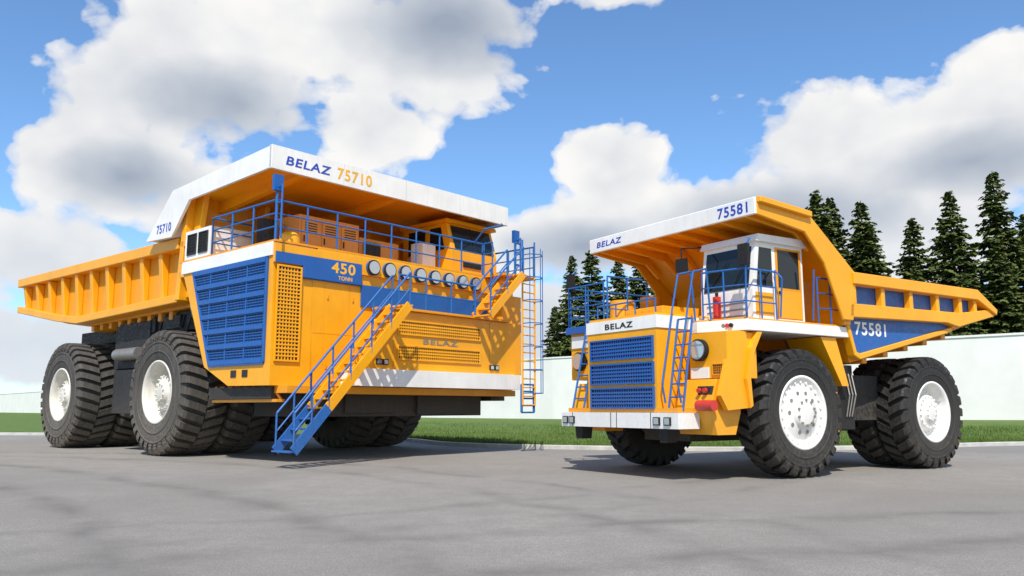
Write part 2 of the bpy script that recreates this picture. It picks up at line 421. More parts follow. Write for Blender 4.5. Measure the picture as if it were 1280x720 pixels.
# --- deck and its equipment
mb = MB()
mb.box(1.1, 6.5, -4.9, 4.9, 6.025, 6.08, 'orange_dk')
mb.box(6.5, 7.45, 3.4, 5.05, 6.0, 6.08, 'orange_dk')
mb.box(1.35, 2.9, -4.88, -3.5, 6.09, 7.0, 'white')
for xx in (1.55, 2.25):
    grille(mb, 'y', -4.88, xx, xx+0.5, 6.25, 6.85, 0.1, 0.02, 'dark', 0.02, 0.03, sg=-1, spv=0.5)
mb.box(3.0, 4.6, -2.9, -0.6, 6.09, 7.45, 'cabinet')
mb.box(3.2, 4.5, -0.5, 1.2, 6.09, 7.1, 'cabinet')
for yy in (-2.8, -2.05, -1.3):
    mb.box(4.6, 4.63, yy, yy+0.65, 6.25, 7.3, 'cabinet')
    for q in range(4): mb.box(4.63, 4.64, yy+0.1, yy+0.55, 6.95+q*0.08, 6.98+q*0.08, 'dark')
    mb.box(4.63, 4.66, yy+0.06, yy+0.09, 6.6, 6.8, 'black')
mb.box(4.6, 4.64, -0.35, 0.3, 6.3, 6.95, 'dark')
mb.cyl((3.6, -3.4, 6.09), (3.6, -3.4, 7.3), 0.3, 'dark', 16)
mb.cyl((5.75, -3.95, 6.09), (5.75, -3.95, 6.40), 0.30, 'yellow', 20); mb.cyl((5.75, -3.95, 6.40), (5.75, -3.95, 6.5), 0.30, 'yellow', 20, 0.18)
mb.box(4.7, 5.3, 1.6, 2.2, 6.09, 7.15, 'white')
mb.obj('deck', L, 0.02)
mb = MB()
mb.pry([(3.3, 6.09), (5.85, 6.09), (5.85, 6.95), (5.55, 7.95), (3.3, 7.95)], 2.45, 4.75, 'orange')
mb.pry([(3.2, 7.95), (5.75, 7.95), (5.7, 8.08), (3.2, 8.08)], 2.35, 4.85, 'orange')
mb.add([(5.862, 2.62, 7.0), (5.862, 4.6, 7.0), (5.59, 4.6, 7.88), (5.59, 2.62, 7.88)], [(0,1,2,3)], 'glass')
mb.beam((5.87, 3.6, 7.0), (5.6, 3.6, 7.88), 0.05, 0.03, 'black')
mb.add([(5.5, 2.44, 7.0), (4.75, 2.44, 7.0), (4.75, 2.44, 7.82), (5.3, 2.44, 7.82)], [(0,1,2,3)], 'glass')
mb.box(3.6, 4.5, 2.435, 2.449, 6.95, 7.82, 'glass')
mb.box(3.55, 4.55, 2.42, 2.449, 6.2, 6.88, 'white')
mb.box(5.86, 5.9, 3.0, 3.9, 6.4, 6.6, 'black')
mb.obj('cab', L, 0.03)
mb = MB()
Z = 6.08
rail(mb, [(3.0, -4.86, Z), (6.42, -4.86, Z), (6.42, 3.4, Z)], 1.12, mids=2)
rail(mb, [(3.0, -4.86, Z), (3.0, -3.5, Z)], 1.12, mids=2)
rail(mb, [(6.5, 3.4, Z), (6.9, 3.4, Z)], 1.12, mids=2)
rail(mb, [(7.4, 4.0, Z), (7.4, 4.3, Z)], 1.12, mids=2)
rail(mb, [(7.4, 5.02, Z), (5.0, 5.02, Z)], 1.12, mids=2)
rail(mb, [(7.15, -1.0, 4.5), (7.15, 2.3, 4.5)], 1.0, mids=1)
ladder(mb, (7.5, 4.3, 1.6), (7.5, 4.3, 6.1), (0, 0.65, 0), 'orange')
for yy in (4.3, 4.95): mb.cyl((7.5, yy, 6.1), (7.5, yy, 7.35), 0.03, 'rail_blue')
for z in (2.0, 2.8, 3.6, 4.4, 5.2, 6.0, 6.8):
    mb.tube([(7.5, 4.3, z), (7.85, 4.28, z), (8.05, 4.62, z), (7.85, 4.97, z), (7.5, 4.95, z)], 0.018, 'rail_blue', 6)
for q in ((7.85, 4.28), (8.05, 4.62), (7.85, 4.97)): mb.cyl((q[0], q[1], 2.0), (q[0], q[1], 7.0), 0.016, 'rail_blue', 6)
ladder(mb, (7.45, 4.3, 1.35), (7.45, 4.3, 2.3), (0, 0.65, 0), 'rail_blue', 0.22, 0.035)
for (x, yv) in ((6.45, -4.86), (6.6, 4.95)):
    mb.cyl((x, yv, Z), (x, yv, 7.85), 0.04, 'rail_blue'); mb.cyl((x+0.25, yv, Z), (x+0.25, yv, 7.6), 0.03, 'rail_blue')
    mb.box(x-0.05, x+0.08, yv-0.14, yv+0.14, 7.45, 7.9, 'blue')
    for q in (6.6, 7.1, 7.55): mb.cyl((x, yv, q), (x+0.25, yv, q), 0.025, 'rail_blue')
mb.tube([(6.42, 3.0, 7.2), (6.9, 3.0, 7.6), (6.9, 3.9, 7.9), (6.42, 4.4, 8.1)], 0.03, 'rail_blue')
mb.obj('railings', L)
mb = MB()
p0 = Vector((7.33, -5.15, 0.42)); p1 = Vector((7.33, -1.42, 4.45)); pm = p0.lerp(p1, 0.27)
stairs(mb, p0, pm, (0.8, 0, 0), 4, 'rail_blue', 'rail_blue')
stairs(mb, pm, p1, (0.8, 0, 0), 12, 'orange', 'rail_blue')
stairs(mb, (7.05, 2.35, 4.5), (7.05, 4.0, 6.05), (0.75, 0, 0), 6, 'orange', 'rail_blue')
mb.obj('stairway', L)

# ================================================================== RIGHT TRUCK
R = empty('mining_dump_truck', (4.93, 20.17, 0), heading(-0.834, -0.552))
k = 1
for sg in (-1, 1):
    wheel(R, 'wheel_%d' % k, (0, sg*2.22, 1.4), 1.4, 0.78, 0.78, 27, 'tyre_black', sg, 'flat', 'white'); k += 1
    wheel(R, 'wheel_%d' % k, (-5.15, sg*2.22, 1.4), 1.4, 0.78, 0.74, 27, 'tyre_black', sg, 'deep', 'white'); k += 1
    wheel(R, 'wheel_%d' % k, (-5.15, sg*1.34, 1.4), 1.4, 0.78, 0.74, 27, 'tyre_black', sg, None); k += 1
mb = MB()
for sg in (-1, 1):
    a, b = sorted((sg*0.6, sg*0.95)); mb.pry([(2.7, 1.1), (2.7, 1.7), (-6.6, 2.2), (-6.6, 1.7), (-2, 1.2)], a, b, 'orange_dk')
mb.cyl((0, -1.85, 1.3), (0, 1.85, 1.3), 0.28, 'dark', 16)
mb.cyl((-5.15, -1.9, 1.4), (-5.15, 1.9, 1.4), 0.5, 'dark', 20)
mb.box(-5.9, -4.4, -0.8, 0.8, 0.9, 2.1, 'dark')
mb.box(-1.0, 1.6, -0.75, 0.75, 0.75, 2.9, 'dark')
mb.box(-2.2, -1.55, 1.2, 2.35, 1.0, 2.5, 'black'); mb.box(-1.55, -1.5, 1.2, 2.38, 0.95, 2.55, 'orange')
mb.box(-2.2, -1.55, -2.35, -1.2, 1.0, 2.5, 'orange_dk')
mb.box(-3.9, -2.4, 0.96, 1.9, 1.2, 2.3, 'dark')
for sg in (-1, 1):
    mb.cyl((-2.6, sg*1.1, 1.6), (-1.6, sg*1.1, 3.2), 0.16, 'steel', 14)
    mb.cyl((0.0, sg*1.45, 1.2), (0.1, sg*1.3, 2.9), 0.16, 'dark', 14)
for i in range(3):
    mb.tube([(-1.9-i*0.12, 2.36, 2.3), (-1.95-i*0.12, 2.42, 1.8), (-1.85-i*0.1, 2.38, 1.3)], 0.02, 'steel', 6)
mb.obj('chassis', R, 0.02)

mb = MB()
mb.box(1.0, 2.98, -1.15, 1.2, 1.42, 3.22, 'orange')
mb.box(0.9, 3.0, -1.18, 1.23, 3.222, 3.50, 'white')
mb.box(0.9, 2.96, -1.1, 1.15, 3.502, 3.56, 'orange')
for z0, z1 in ((2.62, 3.02), (2.06, 2.46), (1.52, 1.92)):
    grille(mb, 'x', 2.98, -0.98, 1.08, z0, z1, 0.08, 0.04, 'blue', 0.04, 0.04)
mb.box(2.5, 3.12, -2.02, 1.92, 1.07, 1.40, 'white')
for yy in (-1.6, -0.2, 0.0, 1.1):
    mb.box(3.12, 3.125, yy, yy+0.02, 1.07, 1.4, 'dark')
for yy in (1.2, 1.52, -1.95, -1.7):
    mb.box(3.12, 3.15, yy, yy+0.2, 1.14, 1.31, 'black'); mb.box(3.15, 3.16, yy+0.03, yy+0.17, 1.16, 1.29, 'lamp')
mb.box(2.3, 3.0, -1.9, 1.8, 1.405, 1.5, 'orange_dk')
for yy in (-1.5, 1.35):
    mb.prx([(yy-0.15, 1.07), (yy+0.15, 1.07), (yy+0.1, 0.78), (yy-0.1, 0.78)], 2.7, 3.0, 'black')
mb.box(1.35, 2.25, 1.45, 2.5, 2.12, 3.08, 'orange')
mb.box(2.25, 2.28, 1.5, 2.0, 2.12, 2.35, 'white')
mb.cyl((2.25, 1.78, 2.72), (2.36, 1.78, 2.72), 0.235, 'black', 24); mb.cyl((2.36, 1.78, 2.72), (2.39, 1.78, 2.72), 0.2, 'lamp', 24)
grille(mb, 'x', 2.25, 2.12, 2.42, 2.2, 2.4, 0.05, 0.02, 'orange_dk', 0.02, 0.02)
mb.box(1.35, 2.35, -2.6, -1.45, 2.2, 3.38, 'orange')
mb.cyl((2.35, -2.2, 2.66), (2.46, -2.2, 2.66), 0.235, 'black', 24); mb.cyl((2.46, -2.2, 2.66), (2.49, -2.2, 2.66), 0.2, 'lamp', 24)
mb.box(2.35, 2.38, -2.55, -1.5, 3.0, 3.3, 'white')
for sg in (-1, 1):
    a, b = sorted((sg*1.25, sg*2.3))
    mb.pry([(1.62, 2.1), (2.35, 2.1), (2.55, 1.5), (2.4, 0.95), (1.85, 0.95), (1.68, 1.4)], a, b, 'orange')
    a, b = sorted((sg*1.5, sg*2.6)); mb.pry([(1.62, 1.55), (1.70, 1.5), (1.78, 2.1), (1.62, 2.75), (1.40, 3.10), (1.25, 3.10), (1.5, 2.7), (1.66, 2.1)], a, b, 'orange')
mb.pry([(1.64, 3.10), (2.05, 3.10), (2.5, 1.75), (2.3, 1.45), (1.68, 1.5), (1.80, 2.1)], 2.40, 2.52, 'orange')
mb.cyl((2.62, 2.0, 1.55), (2.62, 2.45, 1.55), 0.11, 'red', 16)
mb.box(2.4, 2.46, 1.85, 2.25, 1.65, 1.95, 'dark')
for yy in (1.95, 2.12): mb.cyl((2.5, yy, 1.86), (2.56, yy, 1.86), 0.05, 'red', 12)
mb.pry([(-1.35, 3.1), (-0.8, 3.1), (-1.5, 2.0), (-1.75, 2.0)], 1.6, 2.55, 'orange')
mb.pry([(-1.35, 3.1), (-0.8, 3.1), (-1.5, 2.0), (-1.75, 2.0)], -2.55, -1.6, 'orange')
mb.obj('front_block', R, 0.02)
text('BELAZ', R, 'lettering_1', (3.004, 0.0, 3.355), 0.95, 0.13, (0, 1, 0), (1, 0, 0), 'black', 0.06)

mb = MB()
mb.prz([(-1.75, 1.24), (1.95, 1.24), (2.05, 1.5), (1.7, 2.62), (-1.75, 2.62)], 3.12, 3.36, 'white')
mb.prz([(-1.7, 1.24), (1.9, 1.24), (2.0, 1.5), (1.66, 2.58), (-1.7, 2.58)], 3.362, 3.40, 'orange_dk')
mb.box(-1.2, 2.42, -2.7, -1.2, 3.4, 3.52, 'orange')
mb.box(2.42, 2.46, -2.7, -1.2, 3.36, 3.54, 'blue')
mb.box(-1.0, 0.9, -1.2, 1.24, 3.4, 3.5, 'orange')
mb.box(0.6, 2.0, -0.9, 0.4, 3.57, 3.85, 'orange')
mb.cyl((1.2, -1.9, 3.52), (1.2, -1.9, 4.25), 0.33, 'orange', 20)
mb.cyl((0.3, -1.8, 3.52), (0.3, -1.8, 4.4), 0.28, 'orange_dk', 20)
mb.box(-0.8, 0.6, -2.4, -1.3, 3.53, 4.1, 'orange')
for i in range(5):
    mb.box(1.998, 2.02, -0.8+i*0.24, -0.68+i*0.24, 3.6, 3.8, 'orange_dk')
mb.cyl((1.45, 1.55, 3.40), (1.45, 1.55, 3.95), 0.09, 'red', 14); mb.cyl((1.45, 1.55, 3.95), (1.45, 1.55, 4.05), 0.04, 'black', 8)
for i, c_ in enumerate(('black', 'red', 'steel')):
    mb.cyl((1.82, 2.27-i*0.1, 3.24), (1.87, 2.285-i*0.1, 3.24), 0.045, c_, 10)
mb.obj('deck', R, 0.015)

mb = MB()
mb.pry([(-0.45, 3.40), (1.28, 3.40), (1.28, 4.05), (1.12, 5.12), (-0.45, 5.12)], 0.92, 2.42, 'white')
mb.pry([(-0.55, 5.12), (1.2, 5.12), (1.12, 5.28), (-0.45, 5.30)], 0.85, 2.5, 'white')
mb.add([(1.288, 1.02, 4.1), (1.288, 2.32, 4.1), (1.145, 2.32, 5.02), (1.145, 1.02, 5.02)], [(0,1,2,3)], 'glass')
mb.add([(1.15, 2.427, 4.12), (0.62, 2.427, 4.12), (0.62, 2.427, 5.0), (1.03, 2.427, 5.0)], [(0,1,2,3)], 'glass')
mb.box(-0.38, 0.5, 2.422, 2.425, 3.45, 5.05, 'orange_dk')
mb.box(-0.3, 0.42, 2.426, 2.432, 4.15, 5.0, 'glass')
mb.box(-0.36, 0.48, 2.4255, 2.436, 3.47, 4.08, 'orange')
mb.box(0.62, 1.2, 2.421, 2.43, 3.5, 4.0, 'orange')
for z0 in (3.48, 3.62, 3.76): mb.box(1.281, 1.295, 1.1, 2.25, z0, z0+0.03, 'steel')
mb.cyl((1.3, 1.2, 4.15), (1.24, 1.7, 4.75), 0.012, 'black', 5); mb.cyl((1.3, 1.9, 4.15), (1.26, 2.15, 4.6), 0.012, 'black', 5)
mb.box(0.38, 0.44, 2.436, 2.47, 4.0, 4.06, 'black')
mb.obj('cab', R, 0.03, 2)

mb = MB()
FX = 1.48
mb.pry([(FX, 5.70), (FX, 5.93), (-0.25, 5.84), (-0.25, 5.62)], -2.72, 2.72, 'orange')
for i in range(8):
    y = -2.45+i*0.7
    mb.pry([(FX-0.04, 5.60), (FX-0.04, 5.72), (-0.3, 5.62), (-0.7, 5.1), (-0.62, 5.05), (-0.15, 5.42)], y-0.05, y+0.05, 'orange')
mb.box(FX, FX+0.07, -2.8, 2.8, 5.60, 5.98, 'white')
mb.pry([(-0.25, 5.6), (-0.25, 5.84), (-1.9, 4.62), (-1.75, 3.4), (-1.5, 3.4), (-1.55, 4.55)], -2.7, 2.7, 'orange')
hd = [(FX, 5.97), (-0.25, 5.86), (-1.92, 4.62), (-1.72, 3.5), (-1.35, 3.5), (-0.75, 4.75), (-0.1, 5.4), (FX, 5.6)]
for sg in (-1, 1):
    a, b = sorted((sg*2.722, sg*2.8)); mb.pry(hd, a, b, 'orange')
    a, b = sorted((sg*2.722, sg*2.9)); mb.pry([(FX, 5.99), (-0.27, 5.88), (-0.27, 5.74), (FX, 5.86)], a, b, 'orange')
    a, b = sorted((sg*2.50, sg*2.60)); mb.pry([(-1.7, 4.55), (-7.4, 4.6), (-8.2, 4.15), (-6.1, 3.55), (-2.0, 2.7), (-1.6, 3.4)], a, b, 'blue')
    a, b = sorted((sg*2.45, sg*2.86)); mb.pry([(-1.75, 4.64), (-7.3, 4.66), (-8.25, 4.18), (-8.2, 4.02), (-7.25, 4.38), (-1.75, 4.36)], a, b, 'orange')
    a, b = sorted((sg*2.45, sg*2.80)); mb.pry([(-1.65, 3.9), (-6.4, 3.98), (-7.9, 4.16), (-8.2, 4.0), (-6.3, 3.60), (-5.75, 3.68), (-1.6, 3.58)], a, b, 'orange')
    for x in (-1.85, -3.0, -4.2, -5.4, -6.5, -7.25):
        a, b = sorted((sg*2.6, sg*2.78)); mb.box(x-0.07, x+0.07, a, b, 3.9, 4.4, 'orange')
    a, b = sorted((sg*2.44, sg*2.66)); mb.pry([(-1.62, 3.5), (-1.9, 2.7), (-2.1, 2.62), (-6.2, 3.48), (-6.2, 3.6), (-2.12, 2.76), (-1.98, 2.8), (-1.75, 3.5)], a, b, 'orange')
    mb.pry([(-6.1, 3.56), (-8.2, 4.02), (-8.2, 4.16), (-6.2, 3.7)], *sorted((sg*1.9, sg*2.7)), 'orange')
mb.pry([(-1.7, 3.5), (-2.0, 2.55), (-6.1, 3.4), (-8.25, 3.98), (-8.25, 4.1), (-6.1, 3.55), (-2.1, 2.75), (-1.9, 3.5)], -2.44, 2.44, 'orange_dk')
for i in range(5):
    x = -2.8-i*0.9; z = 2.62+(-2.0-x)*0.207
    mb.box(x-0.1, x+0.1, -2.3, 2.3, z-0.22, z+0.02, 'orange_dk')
mb.obj('dump_body', R, 0.018)
text('BELAZ', R, 'lettering_2', (FX+0.073, -1.99, 5.79), 1.0, 0.15, (0, 1, 0), (1, 0, 0), 'text_blue', 0.05, slant=0.15)
text('75581', R, 'lettering_3', (FX+0.073, 2.18, 5.79), 0.85, 0.24, (0, 1, 0), (1, 0, 0), 'text_blue', 0.05)
text('75581', R, 'lettering_4', (-2.65, 2.604, 3.36), 1.25, 0.32, (-1, 0, 0), (0, 1, 0), 'white', 0.05)

mb = MB()
Z = 3.40
rail(mb, [(1.9, 1.55, Z), (1.66, 2.56, Z), (0.7, 2.56, Z)], 1.05, mids=2, step=0.6, r=0.02)
rail(mb, [(-0.75, 2.56, Z), (-1.68, 2.56, Z), (-1.68, 1.6, Z)], 1.05, mids=2, step=0.5, r=0.02)
rail(mb, [(2.38, -1.25, 3.52), (2.38, -2.66, 3.52), (-0.2, -2.66, 3.52)], 1.05, mids=3, step=0.6, r=0.02)
rail(mb, [(2.7, -1.1, 3.56), (2.7, 0.9, 3.56)], 0.35, mids=0, step=0.7, r=0.018)
rail(mb, [(1.0, -1.2, 3.52), (2.3, -1.2, 3.52)], 1.2, mids=2, step=0.6, r=0.02)
ladder(mb, (2.85, 1.38, 1.45), (2.5, 1.38, 3.4), (0, 0.42, 0), 'rail_blue', 0.26, 0.02)
ladder(mb, (2.95, -1.8, 1.45), (2.5, -1.8, 3.4), (0, 0.42, 0), 'rail_blue', 0.26, 0.02)
for yy in (1.36, 1.82):
    mb.tube([(2.92, yy, 1.6), (3.0, yy, 2.0), (2.65, yy, 3.6), (2.45, yy, 4.4), (2.05, yy, 4.5), (1.95, yy, 3.4)], 0.022, 'rail_blue')
mb.tube([(0.62, 2.6, 3.45), (0.62, 2.68, 4.3), (0.62, 2.5, 4.5)], 0.02, 'rail_blue'); mb.tube([(-0.5, 2.6, 3.45), (-0.5, 2.68, 4.6)], 0.02, 'rail_blue')
for (x, yv, s) in ((1.75, 2.62, 1), (2.3, -2.66, -1)):
    mb.tube([(x, yv, 3.5), (x, yv+s*0.05, 4.9), (x-0.2, yv, 5.1)], 0.02, 'rail_blue'); mb.box(x-0.04, x+0.05, yv-0.13, yv+0.13, 4.5, 4.95, 'black')
mb.tube([(1.25, 0.95, 5.2), (1.75, 0.8, 5.15), (1.75, 0.8, 4.9)], 0.018, 'black'); mb.box(1.7, 1.8, 0.65, 0.95, 4.6, 4.9, 'black')
mb.obj('railings', R)

# ================================================================== GROUND, KERB, GRASS, WALL
m, nt, b = newmat('asphalt')
tc = N(nt, 'ShaderNodeTexCoord').outputs['Object']
fine = noise(nt, tc, 45, 3, 0.75); mid = noise(nt, tc, 1.6, 4, 0.6); big = noise(nt, tc, 0.12, 4, 0.55, 0.6); patch = noise(nt, tc, 9, 4, 0.7)
c = mix(nt, ramp(nt, big, [(0.38, 0.0), (0.62, 1.0)]), (0.30, 0.274, 0.236), (0.40, 0.368, 0.322))
c = mix(nt, ramp(nt, mid, [(0.38, 0.45), (0.58, 0.0)]), c, (0.27, 0.247, 0.214))
c = mix(nt, ramp(nt, patch, [(0.40, 0.35), (0.6, 0.0)]), c, (0.21, 0.192, 0.168))
c = mix(nt, ramp(nt, fine, [(0.38, 0.7), (0.62, 0.0)]), c, (0.14, 0.13, 0.116))
c = mix(nt, ramp(nt, fine, [(0.58, 0.0), (0.72, 0.5)]), c, (0.46, 0.43, 0.39))
# sweeping tyre tracks on real radii
wob = noise(nt, tc, 0.35, 3, 0.5); brk = ramp(nt, noise(nt, tc, 0.5, 4, 0.6), [(0.38, 0.0), (0.60, 1.0)])
flat = N(nt, 'ShaderNodeVectorMath'); flat.operation = 'MULTIPLY'; nt.links.new(tc, flat.inputs[0]); flat.inputs[1].default_value = (1, 1, 0)
tr = None
for cx, cy, rad, wd, st in ((-35, -10, 36.2, 0.5, 0.9), (-35, -10, 38.6, 0.5, 0.8), (-13, 30, 21.0, 0.35, 0.6), (-13, 30, 22.6, 0.35, 0.6), (10, -14, 24.0, 0.5, 0.8), (10, -14, 26.3, 0.5, 0.8), (-22, 2, 25.0, 0.4, 0.7), (-22, 2, 27.0, 0.4, 0.7), (18, 0, 12.5, 0.4, 0.6), (18, 0, 14.4, 0.4, 0.6)):
    dn = N(nt, 'ShaderNodeVectorMath'); dn.operation = 'DISTANCE'; nt.links.new(flat.outputs[0], dn.inputs[0]); dn.inputs[1].default_value = (cx, cy, 0)
    d = mth(nt, 'ABSOLUTE', mth(nt, 'SUBTRACT', mth(nt, 'MULTIPLY_ADD', wob, 1.6, dn.outputs['Value']), rad+0.8))
    v = mth(nt, 'MULTIPLY', mth(nt, 'SUBTRACT', 1.0, mth(nt, 'DIVIDE', d, wd), clamp=True), st)
    tr = v if tr is None else mth(nt, 'MAXIMUM', tr, v)
c = mix(nt, mth(nt, 'MULTIPLY', tr, brk, clamp=True), c, (0.15, 0.138, 0.122))
nt.links.new(c, b.inputs['Base Color']); b.inputs['Roughness'].default_value = 0.88
bp = N(nt, 'ShaderNodeBump'); bp.inputs['Strength'].default_value = 0.6; bp.inputs['Distance'].default_value = 0.02
nt.links.new(fine, bp.inputs['Height']); nt.links.new(bp.outputs[0], b.inputs['Normal'])

m, nt, b = newmat('grass')
tc = N(nt, 'ShaderNodeTexCoord').outputs['Object']
c = mix(nt, ramp(nt, noise(nt, tc, 0.6, 5, 0.65), [(0.35, 0.0), (0.65, 1.0)]), (0.085, 0.155, 0.018), (0.15, 0.21, 0.03))
c = mix(nt, ramp(nt, noise(nt, tc, 9, 4, 0.7), [(0.4, 0.5), (0.65, 0.0)]), c, (0.045, 0.09, 0.012))
nt.links.new(c, b.inputs['Base Color']); b.inputs['Roughness'].default_value = 0.9
bp = N(nt, 'ShaderNodeBump'); bp.inputs['Strength'].default_value = 0.6; bp.inputs['Distance'].default_value = 0.1
nt.links.new(noise(nt, tc, 12, 3), bp.inputs['Height']); nt.links.new(bp.outputs[0], b.inputs['Normal'])

m, nt, b = newmat('kerb_stone')
tc = N(nt, 'ShaderNodeTexCoord').outputs['Object']
c = mix(nt, ramp(nt, noise(nt, tc, 3, 4), [(0.3, 0.0), (0.7, 1.0)]), (0.40, 0.39, 0.36), (0.58, 0.56, 0.52))
nt.links.new(c, b.inputs['Base Color']); b.inputs['Roughness'].default_value = 0.85

m, nt, b = newmat('wall_paint')
tc = N(nt, 'ShaderNodeTexCoord').outputs['Object']
c = mix(nt, ramp(nt, noise(nt, tc, 0.5, 4, 0.6), [(0.35, 0.0), (0.75, 1.0)]), (0.88, 0.85, 0.80), (0.80, 0.77, 0.72))
nt.links.new(c, b.inputs['Base Color']); b.inputs['Roughness'].default_value = 0.8

def catmull(P, n=8):
    out = []
    for i in range(len(P)-1):
        p0 = P[max(0, i-1)]; p1 = P[i]; p2 = P[i+1]; p3 = P[min(len(P)-1, i+2)]
        for j in range(n):
            t = j/n
            out.append(tuple(0.5*((2*p1[q])+(-p0[q]+p2[q])*t+(2*p0[q]-5*p1[q]+4*p2[q]-p3[q])*t*t+(-p0[q]+3*p1[q]-3*p2[q]+p3[q])*t**3) for q in (0, 1)))
    out.append(P[-1]); return out
me = bpy.data.meshes.new('ground'); S = 2500
me.from_pydata([(-S, -S, 0), (S, -S, 0), (S, S, 0), (-S, S, 0)], [], [(0, 1, 2, 3)]); me.materials.append(MATS['grass'])
o = bpy.data.objects.new('ground', me); COL.objects.link(o); o.location.z = -0.01

K = catmull([(-140, 100), (-60, 60), (-40, 49.5), (-27.5, 46), (-18, 46), (-10, 42.8), (-5, 37.8), (-2.6, 33.4), (1, 30.8), (7, 29.2), (13, 30.3), (20.6, 33.6), (27, 34.4), (36, 30.5), (60, 8), (90, -30)])
mb = MB()
n = len(K)
vs = [(x, y, 0.0) for x, y in K] + [(x*1.0, -60.0, 0.0) for x, y in K]
mb.add(vs, [(i, i+1, n+i+1, n+i) for i in range(n-1)], 'asphalt')
o = mb.obj('asphalt_yard')
for p in o.data.polygons:
    if p.normal.z < 0: p.flip()
def offs(P, d):
    out = []
    for i, p in enumerate(P):
        a = Vector(P[max(0, i-1)]); b_ = Vector(P[min(len(P)-1, i+1)]); t = (b_-a).normalized(); out.append((p[0]-t.y*d, p[1]+t.x*d))
    return out
K2 = offs(K, 0.22)
vs = []; fs = []
for (a, b_) in zip(K, K2):
    vs += [(a[0], a[1], -0.02), (a[0], a[1], 0.14), (b_[0], b_[1], 0.15), (b_[0], b_[1], -0.02)]
for i in range(n-1):
    o_ = 4*i; e = o_+4
    fs += [(o_, o_+1, e+1, e), (o_+1, o_+2, e+2, e+1), (o_+2, o_+3, e+3, e+2)]
mb = MB(); mb.add(vs, fs, 'kerb_stone'); mb.obj('kerb', bevel=0.015)
WP = [(-220, 298, 0.3), (-125, 200, 0.45), (-60, 132.5, 0.5), (3.3, 66.9, 0.62), (28, 45, 0.85), (38, 37.5, 0.9), (70, 12, 0.9), (100, -30, 0.9)]
def wall_at(i):
    keyK = [0, 8*2, 8*5, 8*8, 8*11, 8*12, 8*14, 8*15]
    for j in range(7):
        if i <= keyK[j+1]:
            q = (i-keyK[j])/(keyK[j+1]-keyK[j]); a, b_ = WP[j], WP[j+1]
            return tuple(a[t]+(b_[t]-a[t])*q for t in range(3))
    return WP[-1]
M = 14; vs = []; fs = []
for i in range(n):
    w = wall_at(i)
    for j in range(M+1):
        t = j/M; x = K2[i][0]+(w[0]-K2[i][0])*t; y = K2[i][1]+(w[1]-K2[i][1])*t
        z = 0.12+(w[2]-0.12)*(t*t*(3-2*t)) + (0.03*math.sin(x*0.9)*math.cos(y*0.7) if 0 < j < M else 0)
        vs.append((x, y, z))
for i in range(n-1):
    for j in range(M):
        a = i*(M+1)+j; fs.append((a, a+1, a+M+2, a+M+1))
mb = MB(); mb.add(vs, fs, 'grass', True); verge = mb.obj('grass_verge')
for p in verge.data.polygons:
    if p.normal.z < 0: p.flip()
gv = []; gf = []
for _ in range(45000):
    i = random.uniform(8*6.6, 8*12.6); i0 = int(i); fr = i-i0
    t = random.random()**1.6*0.6
    w0 = wall_at(i0); w1 = wall_at(i0+1)
    def pt(ii, w): return (K2[ii][0]+(w[0]-K2[ii][0])*t, K2[ii][1]+(w[1]-K2[ii][1])*t, 0.12+(w[2]-0.12)*(t*t*(3-2*t)))
    a = pt(i0, w0); b_ = pt(i0+1, w1)
    x, y, z = [a[q]+(b_[q]-a[q])*fr for q in range(3)]
    z -= 0.03; h = random.uniform(0.05, 0.16); an = random.uniform(0, PI); dx, dy = math.cos(an)*0.018, math.sin(an)*0.018
    lx, ly = random.uniform(-.05, .05), random.uniform(-.05, .05)
    o_ = len(gv); gv += [(x-dx, y-dy, z), (x+dx, y+dy, z), (x+lx, y+ly, z+h+0.03)]; gf.append((o_, o_+1, o_+2))
me = bpy.data.meshes.new('blades'); me.from_pydata(gv, [], gf); me.materials.append(MATS['grass'])
o = bpy.data.objects.new('grass_blades', me); COL.objects.link(o); o.parent = verge
mb = MB()
for i in range(len(WP)-1):
    a = Vector((WP[i][0], WP[i][1], 0)); b_ = Vector((WP[i+1][0], WP[i+1][1], 0)); d = (b_-a).normalized(); nrm = Vector((-d.y, d.x, 0))
    tops = {0: (4.4, 4.7), 1: (4.7, 5.2), 2: (5.2, 5.5)}.get(i, (5.5, 5.5))
    def q(p, z, o_): v = p+nrm*o_; return (v.x, v.y, z)
    vs = [q(a, -0.1, 0), q(b_, -0.1, 0), q(b_, tops[1], 0), q(a, tops[0], 0), q(a, -0.1, .3), q(b_, -0.1, .3), q(b_, tops[1], .3), q(a, tops[0], .3)]
    mb.add(vs, [(0,1,2,3),(7,6,5,4),(0,4,5,1),(1,5,6,2),(2,6,7,3),(3,7,4,0)], 'wall_paint')
    vs = [q(a, tops[0]+0.002, -.06), q(b_, tops[1]+0.002, -.06), q(b_, tops[1]+.12, -.06), q(a, tops[0]+.12, -.06), q(a, tops[0]+0.002, .36), q(b_, tops[1]+0.002, .36), q(b_, tops[1]+.12, .36), q(a, tops[0]+.12, .36)]
    mb.add(vs, [(0,1,2,3),(7,6,5,4),(0,4,5,1),(1,5,6,2),(2,6,7,3),(3,7,4,0)], 'wall_paint')
mb.obj('concrete_wall')

